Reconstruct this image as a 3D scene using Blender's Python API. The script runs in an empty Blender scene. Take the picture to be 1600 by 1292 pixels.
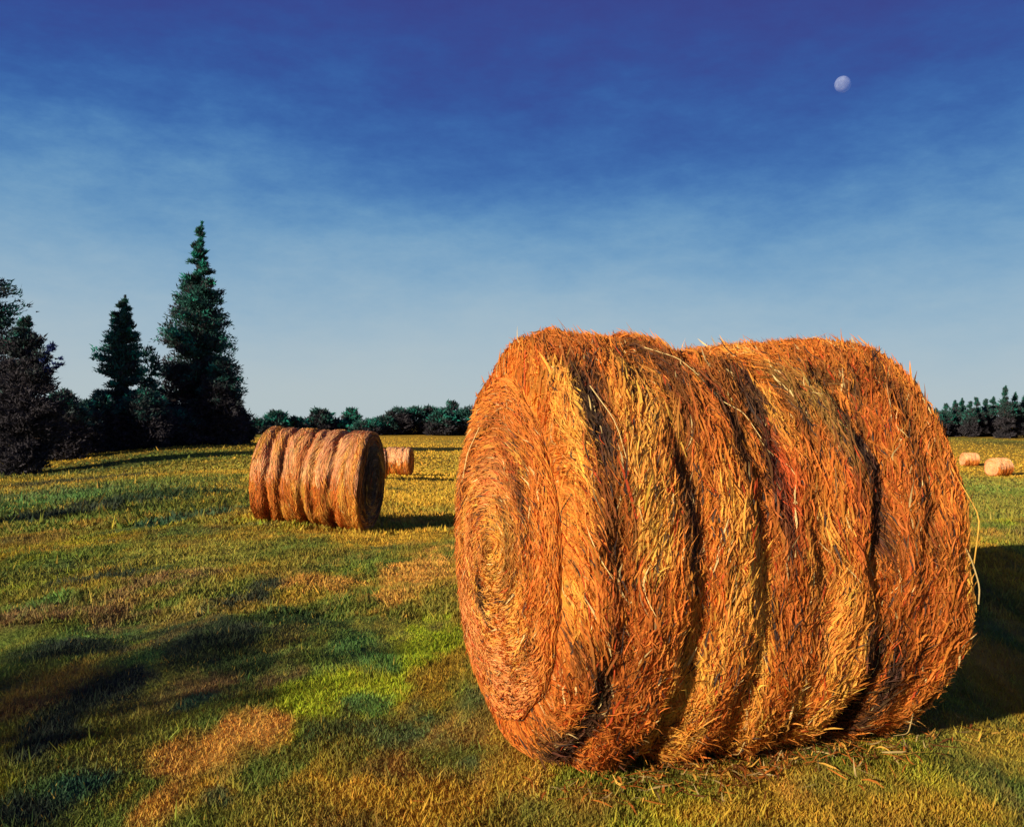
import bpy, math
import numpy as np
from mathutils import Vector

# ---------------------------------------------------------------- camera, sky, sun, exposure
S = bpy.context.scene
R = math.radians
CAMH = 1.27
F = 1400.0          # focal length in pixels of the 1600 px wide photograph
HZ = 655.0          # horizon row
cam_d = bpy.data.cameras.new('camera')
cam = bpy.data.objects.new('camera', cam_d)
S.collection.objects.link(cam)
cam_d.sensor_fit = 'HORIZONTAL'
cam_d.sensor_width = 36.0
cam_d.lens = 36.0 * F / 1600.0
cam_d.clip_start = 0.05
cam_d.clip_end = 5000.0
cam.location = (0, 0, CAMH)
cam.rotation_euler = (R(90) + math.atan((HZ - 646) / F), 0, 0)
S.camera = cam

SUN_EL = 16.5
SUN_H = np.array([-0.70, -0.71]); SUN_H /= np.linalg.norm(SUN_H)
to_sun = Vector((SUN_H[0] * math.cos(R(SUN_EL)), SUN_H[1] * math.cos(R(SUN_EL)), math.sin(R(SUN_EL))))
sd = bpy.data.lights.new('sun', 'SUN')
sd.energy = 5.0
sd.angle = R(0.5)
sd.color = (1.0, 0.86, 0.66)
sun = bpy.data.objects.new('sun', sd)
S.collection.objects.link(sun)
sun.rotation_euler = to_sun.to_track_quat('Z', 'Y').to_euler()

S.view_settings.view_transform = 'Standard'
S.view_settings.look = 'None'
S.view_settings.exposure = 0.42
S.view_settings.gamma = 1.0
S.view_settings.use_curve_mapping = False
S.render.engine = 'CYCLES'


def lin(*c):
    out = []
    for v in c:
        v = v / 255.0
        out.append(v / 12.92 if v <= 0.04045 else ((v + 0.055) / 1.055) ** 2.4)
    return tuple(out)


W = bpy.data.worlds.new('World')
S.world = W
W.use_nodes = True
nt = W.node_tree
nt.nodes.clear()
N = nt.nodes.new
L = nt.links.new
out = N('ShaderNodeOutputWorld')
sky = N('ShaderNodeTexSky')
sky.sky_type = 'NISHITA'
sky.sun_disc = False
sky.sun_elevation = R(SUN_EL)
sky.sun_rotation = math.atan2(SUN_H[0], SUN_H[1])
bg1 = N('ShaderNodeBackground')
bg1.inputs['Strength'].default_value = 0.05
L(sky.outputs[0], bg1.inputs[0])
tc = N('ShaderNodeTexCoord')
sep = N('ShaderNodeSeparateXYZ')
L(tc.outputs['Generated'], sep.inputs[0])
mp = N('ShaderNodeMapping')
mp.inputs['Scale'].default_value = (1.0, 1.0, 2.6)
L(tc.outputs['Generated'], mp.inputs[0])
n1 = N('ShaderNodeTexNoise')
n1.inputs['Scale'].default_value = 2.4
n1.inputs['Detail'].default_value = 7.0
n1.inputs['Roughness'].default_value = 0.55
L(mp.outputs[0], n1.inputs['Vector'])
n2 = N('ShaderNodeTexNoise')
n2.inputs['Scale'].default_value = 14.0
n2.inputs['Detail'].default_value = 8.0
n2.inputs['Roughness'].default_value = 0.7
L(mp.outputs[0], n2.inputs['Vector'])


def mth(op, a, b, clamp=False):
    m = N('ShaderNodeMath')
    m.operation = op
    m.use_clamp = clamp
    for i, v in enumerate((a, b)):
        if isinstance(v, (int, float)):
            m.inputs[i].default_value = v
        else:
            L(v, m.inputs[i])
    return m.outputs[0]


w1 = mth('MULTIPLY', mth('SUBTRACT', n1.outputs['Fac'], 0.5), 0.22)
w2 = mth('MULTIPLY', mth('SUBTRACT', n2.outputs['Fac'], 0.5), 0.11)
wob = mth('ADD', w1, w2)
fade = mth('ADD', mth('MULTIPLY', sep.outputs['Z'], 3.0, True), 0.18)
elev = mth('ADD', sep.outputs['Z'], mth('MULTIPLY', wob, fade))
elev = mth('ADD', elev, mth('MULTIPLY', sep.outputs['X'], 0.03))
ramp = N('ShaderNodeValToRGB')
cr = ramp.color_ramp
cr.interpolation = 'B_SPLINE'
stops = [(0.0, lin(186, 200, 204)), (0.06, lin(176, 195, 206)), (0.13, lin(148, 182, 206)),
         (0.20, lin(104, 156, 198)), (0.27, lin(62, 116, 182)), (0.34, lin(48, 88, 162)),
         (0.40, lin(52, 74, 150)), (0.48, lin(58, 60, 134)), (1.0, lin(38, 38, 94))]
while len(cr.elements) < len(stops):
    cr.elements.new(0.5)
for e, (p, c) in zip(cr.elements, stops):
    e.position = p
    e.color = (*c, 1)
L(elev, ramp.inputs[0])
bg2 = N('ShaderNodeBackground')
bg2.inputs['Strength'].default_value = 0.74
L(ramp.outputs[0], bg2.inputs[0])
mixs = N('ShaderNodeMixShader')
mixs.inputs[0].default_value = 0.93
L(bg1.outputs[0], mixs.inputs[1])
L(bg2.outputs[0], mixs.inputs[2])
L(mixs.outputs[0], out.inputs[0])

# ---------------------------------------------------------------- helpers
rng = np.random.default_rng(7)


def _hash(ix, iy, iz, seed):
    h = (ix.astype(np.int64) * 374761393 + iy.astype(np.int64) * 668265263 + iz.astype(np.int64) * 2147483647 // 7 + seed * 974711) & 0xffffffff
    h = ((h ^ (h >> 13)) * 1274126177) & 0xffffffff
    h = ((h ^ (h >> 16)) * 2246822519) & 0xffffffff
    h = h ^ (h >> 15)
    return (h & 0xffffff) / float(0xffffff)


def vnoise(x, y, z=None, seed=0):
    x = np.asarray(x, float); y = np.asarray(y, float)
    z = np.zeros_like(x) if z is None else np.asarray(z, float)
    ix, iy, iz = np.floor(x), np.floor(y), np.floor(z)
    fx, fy, fz = x - ix, y - iy, z - iz
    fx = fx * fx * (3 - 2 * fx); fy = fy * fy * (3 - 2 * fy); fz = fz * fz * (3 - 2 * fz)
    r = 0
    for dx in (0, 1):
        for dy in (0, 1):
            for dz in (0, 1):
                wgt = (fx if dx else 1 - fx) * (fy if dy else 1 - fy) * (fz if dz else 1 - fz)
                r = r + wgt * _hash(ix + dx, iy + dy, iz + dz, seed)
    return r


def fbm(x, y, z=None, seed=0, octv=4, gain=0.5):
    a, s, t = 1.0, 0.0, 0.0
    z = np.zeros_like(np.asarray(x, float)) if z is None else z
    for k in range(octv):
        s = s + a * vnoise(x * 2 ** k, y * 2 ** k, z * 2 ** k, seed + 17 * k)
        t += a
        a *= gain
    return s / t


def smooth(a, b, x):
    t = np.clip((x - a) / (b - a), 0, 1)
    return t * t * (3 - 2 * t)


def build(name, verts, faces, cols, material, parent=None, smooth_shade=False):
    """verts (n,3), faces (m,k) all the same size, cols (n,3) linear albedo per vertex"""
    me = bpy.data.meshes.new(name)
    nv, (nf, k) = len(verts), faces.shape
    me.vertices.add(nv)
    me.vertices.foreach_set('co', np.ascontiguousarray(verts, dtype=np.float32).ravel())
    me.loops.add(nf * k)
    me.loops.foreach_set('vertex_index', np.ascontiguousarray(faces, dtype=np.int32).ravel())
    me.polygons.add(nf)
    me.polygons.foreach_set('loop_start', np.arange(0, nf * k, k, dtype=np.int32))
    if smooth_shade:
        me.polygons.foreach_set('use_smooth', np.ones(nf, dtype=bool))
    if cols is not None:
        ca = me.color_attributes.new('tint', 'FLOAT_COLOR', 'POINT')
        c4 = np.ones((nv, 4), dtype=np.float32)
        c4[:, :3] = np.clip(cols, 0.0, 1.0)
        ca.data.foreach_set('color', c4.ravel())
    me.update(calc_edges=True)
    me.validate()
    me.materials.append(material)
    o = bpy.data.objects.new(name, me)
    S.collection.objects.link(o)
    if parent is not None:
        o.parent = parent
    return o


def thing(name, label, cat, loc=(0, 0, 0), rz=0.0, group=None):
    o = bpy.data.objects.new(name, None)
    S.collection.objects.link(o)
    o.empty_display_size = 0.3
    o.location = loc
    o.rotation_euler = (0, 0, rz)
    o['label'] = label
    o['category'] = cat
    if group:
        o['group'] = group
    return o


def tint_mat(name, rough=0.8, spec=0.15, noise_scale=30.0, amount=0.25, bump=0.0, bump_scale=60.0, transl=0.0):
    m = bpy.data.materials.new(name)
    m.use_nodes = True
    t = m.node_tree
    b = t.nodes['Principled BSDF']
    b.inputs['Roughness'].default_value = rough
    b.inputs['Specular IOR Level'].default_value = spec
    at = t.nodes.new('ShaderNodeAttribute')
    at.attribute_name = 'tint'
    co = t.nodes.new('ShaderNodeTexCoord')
    no = t.nodes.new('ShaderNodeTexNoise')
    no.inputs['Scale'].default_value = noise_scale
    no.inputs['Detail'].default_value = 4
    t.links.new(co.outputs['Object'], no.inputs['Vector'])
    mr = t.nodes.new('ShaderNodeMapRange')
    mr.inputs['From Min'].default_value = 0.25
    mr.inputs['From Max'].default_value = 0.75
    mr.inputs['To Min'].default_value = 1 - amount
    mr.inputs['To Max'].default_value = 1 + amount
    t.links.new(no.outputs['Fac'], mr.inputs['Value'])
    vm = t.nodes.new('ShaderNodeVectorMath')
    vm.operation = 'SCALE'
    t.links.new(at.outputs['Color'], vm.inputs[0])
    t.links.new(mr.outputs[0], vm.inputs['Scale'])
    t.links.new(vm.outputs[0], b.inputs['Base Color'])
    if bump:
        nb = t.nodes.new('ShaderNodeTexNoise')
        nb.inputs['Scale'].default_value = bump_scale
        nb.inputs['Detail'].default_value = 6
        t.links.new(co.outputs['Object'], nb.inputs['Vector'])
        bp = t.nodes.new('ShaderNodeBump')
        bp.inputs['Strength'].default_value = bump
        bp.inputs['Distance'].default_value = 0.03
        t.links.new(nb.outputs['Fac'], bp.inputs['Height'])
        t.links.new(bp.outputs[0], b.inputs['Normal'])
    if transl:
        tr = t.nodes.new('ShaderNodeBsdfTranslucent')
        t.links.new(vm.outputs[0], tr.inputs['Color'])
        mx = t.nodes.new('ShaderNodeMixShader')
        mx.inputs[0].default_value = transl
        t.links.new(b.outputs[0], mx.inputs[1])
        t.links.new(tr.outputs[0], mx.inputs[2])
        t.links.new(mx.outputs[0], t.nodes['Material Output'].inputs['Surface'])
    return m


M_straw = tint_mat('straw', rough=0.75, spec=0.12, noise_scale=40, amount=0.18, transl=0.12)
M_core = tint_mat('packed_straw', rough=0.9, spec=0.05, noise_scale=25, amount=0.3, bump=0.8, bump_scale=70)
M_ground = tint_mat('meadow_soil', rough=0.95, spec=0.03, noise_scale=3.0, amount=0.18, bump=0.9, bump_scale=14)
M_grass = tint_mat('grass_blade', rough=0.8, spec=0.08, noise_scale=5, amount=0.2, transl=0.25)
M_leaf = tint_mat('foliage', rough=0.85, spec=0.06, noise_scale=1.2, amount=0.35, transl=0.15)
M_bark = tint_mat('bark', rough=0.95, spec=0.05, noise_scale=4, amount=0.3, bump=0.6, bump_scale=12)

# ---------------------------------------------------------------- terrain
# (angle as x/y ratio, distance, height): the field dips behind the bales and rises again to the woods
anch = [(-.6, 1.5, 0), (0, 1.5, 0), (.6, 1.5, 0), (-.6, 4, .03), (0, 3.6, 0), (.45, 4.4, .02), (.6, 4.4, .02),
        (-.6, 8, .0), (.0, 8, -.12), (.6, 7.5, .26), (.6, 11, .0),
        (-.3, 14.2, -.25), (-.16, 13.3, -.38), (.1, 14, -.4), (.55, 14, -.5), (-.55, 14, -.3),
        (-.57, 30, -.75), (-.3, 32, -.62), (-.12, 30, -1.0), (.5, 30, -1.35), (.2, 30, -1.2),
        (-.55, 50, -1.75), (-.42, 60, -1.15), (-.3, 60, -.95), (-.125, 60, -1.75), (.52, 75, -2.6), (.2, 65, -2.3),
        (-.5, 90, -.9), (-.35, 78, -.75), (-.1, 110, -1.9), (.3, 110, -1.8), (.5, 110, -1.9),
        (-.5, 170, -1.3), (-.1, 170, -1.75), (.2, 170, -1.8), (.55, 150, -1.6),
        (-.5, 400, -2), (0, 400, -2), (.5, 400, -2), (-.5, 1500, -2), (0, 1500, -2), (.5, 1500, -2)]
A = np.array(anch)
AU, AS = A[:, 0] * 1.6, np.log(A[:, 1])
_K = np.sqrt((AU[:, None] - AU[None]) ** 2 + (AS[:, None] - AS[None]) ** 2 + 0.04)
_c = np.linalg.solve(_K, A[:, 2])


def ground(x, y):
    x = np.asarray(x, float); y = np.asarray(y, float)
    d = np.sqrt(x * x + y * y)
    ang = np.arctan2(x, np.maximum(y, -1e9))
    u = np.clip(np.tan(np.clip(ang, -0.56, 0.56)), -.62, .62)
    dd = np.maximum(d * np.cos(np.clip(ang, -0.56, 0.56)), 1.5)
    s = np.log(dd)
    z = 0
    for k in range(len(A)):
        z = z + _c[k] * np.sqrt((u * 1.6 - AU[k]) ** 2 + (s - AS[k]) ** 2 + 0.04)
    back = smooth(0.62, 1.6, np.abs(ang))
    z = z * (1 - back) + back * (-0.25 * np.log1p(d * 0.12))
    z = z + (fbm(x * 1.7, y * 1.7, seed=5, octv=3) - .5) * 0.12 * smooth(40, 8, d)
    z = z + (fbm(x * .12, y * .12, seed=9, octv=2) - .5) * 0.2 * smooth(8, 30, d) * smooth(200, 60, d)
    return z


def at(px, py):
    """world point of the meadow seen at that row and column of the photograph"""
    dx, dz = (px - 800) / F, -(py - HZ) / F
    ys = np.exp(np.linspace(np.log(1.6), np.log(600), 1500))
    g = ground(dx * ys, ys)
    below = (CAMH + dz * ys) <= g
    i = int(np.argmax(below)) if below.any() else len(ys) - 1
    return float(dx * ys[i]), float(ys[i]), float(g[i])


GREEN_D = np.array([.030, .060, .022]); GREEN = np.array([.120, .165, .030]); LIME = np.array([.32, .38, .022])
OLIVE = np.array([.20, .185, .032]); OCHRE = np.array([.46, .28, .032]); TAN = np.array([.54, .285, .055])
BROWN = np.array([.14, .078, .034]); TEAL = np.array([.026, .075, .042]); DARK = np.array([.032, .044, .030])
TURQ = np.array([.080, .185, .045])

# patches of vegetation, the dark ones also painted-in ground shade: x, y on the photo, half width, half height (px), tilt, colour, strength
patch = [
    (90, 775, 170, 45, 0, GREEN_D * 2.2, .85), (200, 726, 210, 30, 0, OLIVE * .5, .9), (60, 745, 120, 22, 0, GREEN_D * 1.5, .7), (240, 785, 170, 34, 0, GREEN * .65, .85),  # the dark bank below the conifers has tree shade painted in
    (60, 1240, 120, 60, 0, GREEN_D, .7), (1500, 760, 90, 20, 0, GREEN * 1.2, .6),
    (100, 700, 45, 22, 0, OCHRE, .5),
    (280, 735, 130, 16, 0, OLIVE, .9),
    (310, 712, 110, 8, 0, GREEN, .7),
    (860, 1270, 120, 30, 0, OLIVE, .6),
    (930, 1250, 30, 22, 0, TAN, .45),
    (1010, 1225, 90, 25, 0, GREEN, .6),
    (1150, 1180, 110, 14, 0, GREEN, .8),
    (1300, 1185, 90, 22, 0, GREEN_D, .45),
    (1240, 1240, 40, 20, 0, TAN, .5),
    (1330, 1230, 90, 22, 0, OLIVE, .7),
    (1470, 1190, 90, 35, 0, GREEN, .35),
    (1540, 1160, 80, 30, 0, OCHRE, .55),
    (1460, 1260, 120, 30, 0, OCHRE, .7),
    (1150, 1270, 120, 22, 0, OCHRE, .75),
    (1300, 1280, 80, 14, 0, OCHRE, .6),
    (660, 700, 120, 14, 0, OCHRE * 1.2, 1),
    (660, 750, 90, 14, 0, OCHRE * 1.2, .95),
    (660, 780, 90, 14, 0, OCHRE * 1.2, 1),
    (622, 765, 22, 3, 0, GREEN_D, .7),  # shadow strip painted dark on the ground
    (1560, 700, 70, 14, 0, OCHRE, .7),
    (1560, 770, 70, 35, 0, GREEN, .5),
    (1540, 690, 70, 5, 0, GREEN_D, .6),
    (1560, 810, 70, 12, 0, GREEN, .6),
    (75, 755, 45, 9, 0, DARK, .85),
    (60, 785, 60, 18, 0, TURQ, .6),
    (30, 815, 40, 15, 0, GREEN_D, .8),
    (120, 815, 60, 14, 0, GREEN, .8),
    (80, 838, 45, 14, 0, BROWN, .5),
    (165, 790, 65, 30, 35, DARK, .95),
    (265, 773, 70, 10, 0, GREEN_D, .85),
    (300, 810, 30, 18, 0, TEAL, .9),
    (245, 835, 40, 8, 10, GREEN_D, .7),
    (290, 750, 110, 9, 0, GREEN, .8),
    (135, 862, 55, 24, 10, GREEN*1.2, .8),
    (40, 880, 50, 30, 10, GREEN*.8, .7),
    (330, 870, 85, 38, 10, OLIVE*1.4, .8),
    (470, 850, 70, 18, 0, GREEN, .6),
    (450, 880, 40, 25, 0, OLIVE, .7),
    (60, 950, 45, 18, 10, TURQ, .7),
    (130, 965, 130, 22, 35, BROWN*1.6, .8),
    (215, 925, 55, 35, 10, BROWN*2, .7),
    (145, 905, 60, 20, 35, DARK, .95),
    (300, 930, 60, 30, 0, GREEN*1.1, .6),
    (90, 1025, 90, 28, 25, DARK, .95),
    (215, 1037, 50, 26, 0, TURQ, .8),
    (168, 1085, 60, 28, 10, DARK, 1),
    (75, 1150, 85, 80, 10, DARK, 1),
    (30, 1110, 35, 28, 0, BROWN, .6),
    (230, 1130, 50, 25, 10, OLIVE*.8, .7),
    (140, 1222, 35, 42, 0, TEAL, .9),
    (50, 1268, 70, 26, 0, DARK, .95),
    (215, 1180, 50, 25, 0, OLIVE, .8),
    (215, 1255, 40, 35, 0, GREEN*.9, .7),
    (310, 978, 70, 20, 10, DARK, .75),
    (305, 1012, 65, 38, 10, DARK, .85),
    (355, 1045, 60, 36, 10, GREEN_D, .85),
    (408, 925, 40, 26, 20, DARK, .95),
    (490, 972, 100, 20, 12, GREEN_D, .9),
    (505, 915, 55, 18, 12, TAN, .85),
    (560, 960, 60, 20, 0, GREEN, .7),
    (575, 885, 85, 16, 0, GREEN, .8),
    (612, 842, 120, 12, 0, OCHRE, 1),
    (655, 900, 48, 34, 0, TAN, 1),
    (690, 960, 35, 40, 0, OLIVE, .8),
    (480, 1045, 60, 26, 0, GREEN*1.5, .85),
    (435, 1060, 28, 35, 20, BROWN*1.3, .7),
    (620, 990, 50, 20, 0, OLIVE*1.3, .7),
    (672, 1018, 50, 52, 15, LIME, 1),
    (600, 1075, 70, 30, 10, LIME, .8),
    (505, 1098, 75, 45, 10, LIME, .9),
    (600, 1035, 45, 14, 0, TURQ, .9),
    (575, 1100, 40, 18, 0, TURQ, .85),
    (540, 1005, 50, 20, 0, TURQ, .7),
    (300, 1085, 50, 22, 0, BROWN*1.5, .7),
    (305, 1098, 22, 12, 0, TEAL, .9),
    (700, 1072, 48, 62, 15, OCHRE*.7, .95),
    (400, 1145, 65, 36, 25, TAN, 1),
    (312, 1182, 55, 32, 10, TAN, .9),
    (268, 1248, 28, 36, 0, TAN, .8),
    (440, 1195, 50, 34, 0, GREEN, .8),
    (500, 1165, 60, 22, 0, OLIVE*.7, .8),
    (600, 1145, 95, 28, 0, GREEN_D*2, .8),
    (700, 1180, 60, 20, 0, GREEN*.8, .8),
    (580, 1250, 200, 36, 0, OCHRE, .9),
    (345, 1250, 24, 14, 0, TEAL, .75),
    (725, 1193, 26, 11, 0, TEAL, .7),
    (440, 1255, 60, 25, 0, OLIVE, .8),
    (690, 1205, 60, 14, 0, OLIVE, .7),
]
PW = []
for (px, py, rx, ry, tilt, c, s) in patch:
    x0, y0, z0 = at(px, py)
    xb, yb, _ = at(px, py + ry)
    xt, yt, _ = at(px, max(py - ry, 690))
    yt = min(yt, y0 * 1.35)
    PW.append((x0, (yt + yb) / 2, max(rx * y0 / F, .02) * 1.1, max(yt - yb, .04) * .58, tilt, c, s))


def gcol(x, y):
    d = np.sqrt(x * x + y * y)
    big = fbm(x * .55, y * .3, seed=21, octv=4)
    mid = fbm((x - .15 * y) * 2.3, y * .6, seed=31, octv=4)
    fine = fbm(x * 9, y * 5, seed=41, octv=3)
    far = fbm(x * .05, y * .02, seed=71, octv=4)
    t = smooth(.36, .64, big * .55 + mid * .45)
    c = GREEN[None] * (1 - t)[:, None] + OCHRE[None] * .85 * t[:, None]
    k = smooth(.5, .68, fbm(x * 1.3 + 40, y * .7, seed=51, octv=4)) * .6
    c = c * (1 - k[:, None]) + OLIVE[None] * k[:, None]
    f = smooth(9, 30, d)[:, None]
    tf = smooth(.35, .65, far)[:, None]
    cf = (OLIVE * 1.1)[None] * (1 - tf) + (OCHRE * 1.05)[None] * tf
    c = c * (1 - f) + cf * f
    # daubs of clover, weeds and bleached stubble
    nr = smooth(30, 12, d)
    for sd_, col, lo_, s in ((91, TEAL, .62, .45), (92, LIME, .61, .4), (93, BROWN, .60, .45), (94, TAN, .61, .4), (95, TURQ, .62, .4)):
        w = smooth(lo_, lo_ + .1, fbm((x - .15 * y) * 2.6 + sd_, y * .6 + sd_, seed=sd_, octv=4, gain=.6)) * s * nr
        c = c * (1 - w[:, None]) + col[None] * w[:, None]
    wx = (fbm(x * 1.6, y * 1.0, seed=61, octv=4) - .5) + 1.9 * (fbm(x * 7, y * 3, seed=63, octv=4, gain=.65) - .5)
    wy = (fbm(x * 1.6 + 50, y * 1.0, seed=62, octv=4) - .5) + 1.9 * (fbm(x * 7 + 50, y * 3, seed=64, octv=4, gain=.65) - .5)
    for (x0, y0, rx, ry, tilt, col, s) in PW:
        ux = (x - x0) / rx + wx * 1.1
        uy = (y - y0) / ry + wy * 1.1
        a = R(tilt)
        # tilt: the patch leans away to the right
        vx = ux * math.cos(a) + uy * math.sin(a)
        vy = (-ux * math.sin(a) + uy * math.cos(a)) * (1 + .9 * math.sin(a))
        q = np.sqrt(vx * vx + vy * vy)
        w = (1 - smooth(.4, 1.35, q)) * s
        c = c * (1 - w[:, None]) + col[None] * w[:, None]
    c = c * (.72 + .56 * fine)[:, None]
    return c


def make_ground():
    nd, na = 620, 760
    ds = np.concatenate([[0.05], np.exp(np.linspace(np.log(.8), np.log(1800), nd - 1))])
    # fine angular steps inside the view, coarse behind
    a_in = np.linspace(-.75, .75, na)
    a_out = np.linspace(.75, 2 * math.pi - .75, 140)[1:-1]
    an = np.concatenate([a_in, a_out])
    D, AN = np.meshgrid(ds, an, indexing='ij')
    X, Y = (D * np.sin(AN)).ravel(), (D * np.cos(AN)).ravel()
    Z = ground(X, Y)
    n2_ = len(an)
    i, j = np.meshgrid(np.arange(nd - 1), np.arange(n2_), indexing='ij')
    jn = (j + 1) % n2_
    faces = np.stack([i * n2_ + j, i * n2_ + jn, (i + 1) * n2_ + jn, (i + 1) * n2_ + j], -1).reshape(-1, 4)[:, ::-1]
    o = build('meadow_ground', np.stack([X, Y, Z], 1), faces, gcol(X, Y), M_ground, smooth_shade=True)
    o['kind'] = 'structure'


make_ground()


def make_grass():
    V, C = [], []
    # rings of blades: number, near, far, height, half width
    for n, d0, d1, hgt, wd in ((330000, 1.9, 6.5, .020, .0034), (190000, 6, 14, .034, .007), (110000, 13, 40, .07, .022), (90000, 38, 150, .10, .08)):
        d = np.exp(rng.uniform(np.log(d0), np.log(d1), n))
        a = rng.uniform(-.60, .60, n)
        x, y = d * np.sin(a), d * np.cos(a)
        cl = fbm(x * 3, y * 2, seed=81, octv=3)
        z = ground(x, y) - .004
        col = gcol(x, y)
        dark = 1 - smooth(.02, .10, col[:, 1])
        h = hgt * rng.uniform(.4, 1.3, n) * (.5 + cl) * (1 + .5 * dark)
        h *= 1 + 1.5 * (rng.random(n) < .02)
        az = rng.uniform(0, 2 * math.pi, n)
        lean = rng.uniform(.1, .9, n) * h
        tx, ty = x + np.cos(az) * lean, y + np.sin(az) * lean
        wa = rng.uniform(0, 2 * math.pi, n)
        w = wd * rng.uniform(.5, 1.4, n)
        base = np.stack([x, y, z], 1)
        wv = np.stack([np.cos(wa) * w, np.sin(wa) * w, 0 * w], 1)
        V.append(np.stack([base - wv, base + wv, np.stack([tx, ty, z + h], 1)], 1).reshape(-1, 3))
        j = rng.normal(1, .15, n)[:, None] * (1 + rng.normal(0, .07, (n, 3)))
        straw = (rng.random(n) < .04 * (1 - .8 * dark))[:, None]
        col = np.where(straw, col * .6 + OCHRE * .5, col)
        C.append(np.repeat(col * np.clip(j, .4, 1.8) * 1.3, 3, axis=0))
    V = np.concatenate(V); C = np.concatenate(C)
    o = build('grass', V, np.arange(len(V)).reshape(-1, 3), C, M_grass)
    o['kind'] = 'stuff'
    o['label'] = 'short mown meadow grass in green, ochre and dark patches around the bales'
    o['category'] = 'grass'


make_grass()

# ---------------------------------------------------------------- bales
ORANGE = np.array([.73, .240, .038]); RUST = np.array([.52, .145, .026]); GOLD = np.array([.92, .50, .085])
PEACH = np.array([.82, .45, .21])
HAYBR = np.array([.20, .070, .020]); HAYDK = np.array([.040, .026, .020]); RED = np.array([.52, .075, .020])
PINK = np.array([.72, .29, .08]); PALE = np.array([.92, .66, .26]); KHAKI = np.array([.30, .17, .045])


class Bale:
    def __init__(s, rad, length, grooves, seed, gdepth=.05, rim=.10, rough=.02, gwid=.035, lrim=1.0, dips=()):
        s.lrim, s.dips = lrim, dips
        s.R, s.L, s.g, s.seed, s.gd, s.rc, s.rough, s.gw = rad, length, grooves, seed, gdepth, rim, rough, gwid

    def rad(s, u, th):
        rc = np.where(u < 0, s.rc * s.lrim, s.rc * (1 if s.lrim == 1 else .55))
        e = np.clip((s.L / 2 - np.abs(u)) / rc, 0, 1)
        r = s.R - rc * (1 - np.sqrt(np.clip(1 - (1 - e) ** 2, 0, 1)))
        cy, sy = np.cos(th), np.sin(th)
        wob = (fbm(cy * 2 + 9, sy * 2 + 9, u * 1.5, seed=s.seed, octv=3) - .5)
        w = u + wob * .16
        for k, (g, dep) in enumerate(s.g):
            dv = .55 + .9 * vnoise(cy * 2.6 + 5 + k, sy * 2.6 + 5, seed=s.seed + k)
            r = r - s.gd * dep * dv * np.exp(-((w - g) / s.gw) ** 2)
        for (du, dw, dd) in s.dips:
            r = r - dd * np.exp(-((u - du) / dw) ** 2) * (.4 + .6 * np.clip(sy, 0, 1))
        r = r + (fbm(cy * 4 + 3, sy * 4 + 3, u * 9, seed=s.seed + 3, octv=4) - .5) * 2 * s.rough
        r = r + (fbm(cy * 1.5 + 3, sy * 1.5 + 3, u * 2, seed=s.seed + 6, octv=2) - .5) * s.rough * 2.6
        return r

    def side(s, u, th, lift=0):
        r = s.rad(u, th) + lift
        z = s.R + r * np.sin(th)
        z = np.where(z < .06, .06 - (.06 - z) * .45, z)
        bulge = 1 + .08 * smooth(s.R * 1.1, s.R * .2, z)
        return np.stack([u, -r * np.cos(th) * bulge, z - .03], -1)

    def face(s, q, ph, sign, lift=0):
        """point of the end face: q = 0 centre .. 1 rim"""
        rr = s.rad(np.full_like(q, sign * s.L / 2), ph) * q
        dent = (fbm(rr * np.cos(ph) * 4 + 7, rr * np.sin(ph) * 4 + 7, seed=s.seed + 11, octv=4) - .5) * .05
        swirl = np.cos(rr * 34 + ph) * .006
        x = s.L / 2 + .035 * (1 - q ** 2) + (dent + swirl) * smooth(1.0, .8, q) + lift
        z = s.R + rr * np.sin(ph)
        z = np.where(z < .06, .06 - (.06 - z) * .45, z)
        bulge = 1 + .08 * smooth(s.R * 1.1, s.R * .2, z)
        return np.stack([sign * x, -rr * np.cos(ph) * bulge, z - .03], -1)


def ribbons(P, Wv, taper, cols):
    n, k, _ = P.shape
    a = P - Wv * taper[None, :, None]
    b = P + Wv * taper[None, :, None]
    V = np.stack([a, b], 2).reshape(-1, 3)
    base = (np.arange(n) * k * 2)[:, None]
    seg = (np.arange(k - 1) * 2)[None]
    q = base + seg
    F_ = np.stack([q, q + 1, q + 3, q + 2], -1).reshape(-1, 4)
    C = np.repeat(cols, k * 2, axis=0)
    return V, F_, C


def mixc(c, col, w):
    w = np.asarray(w)[:, None]
    return c * (1 - w) + col[None] * w


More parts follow.
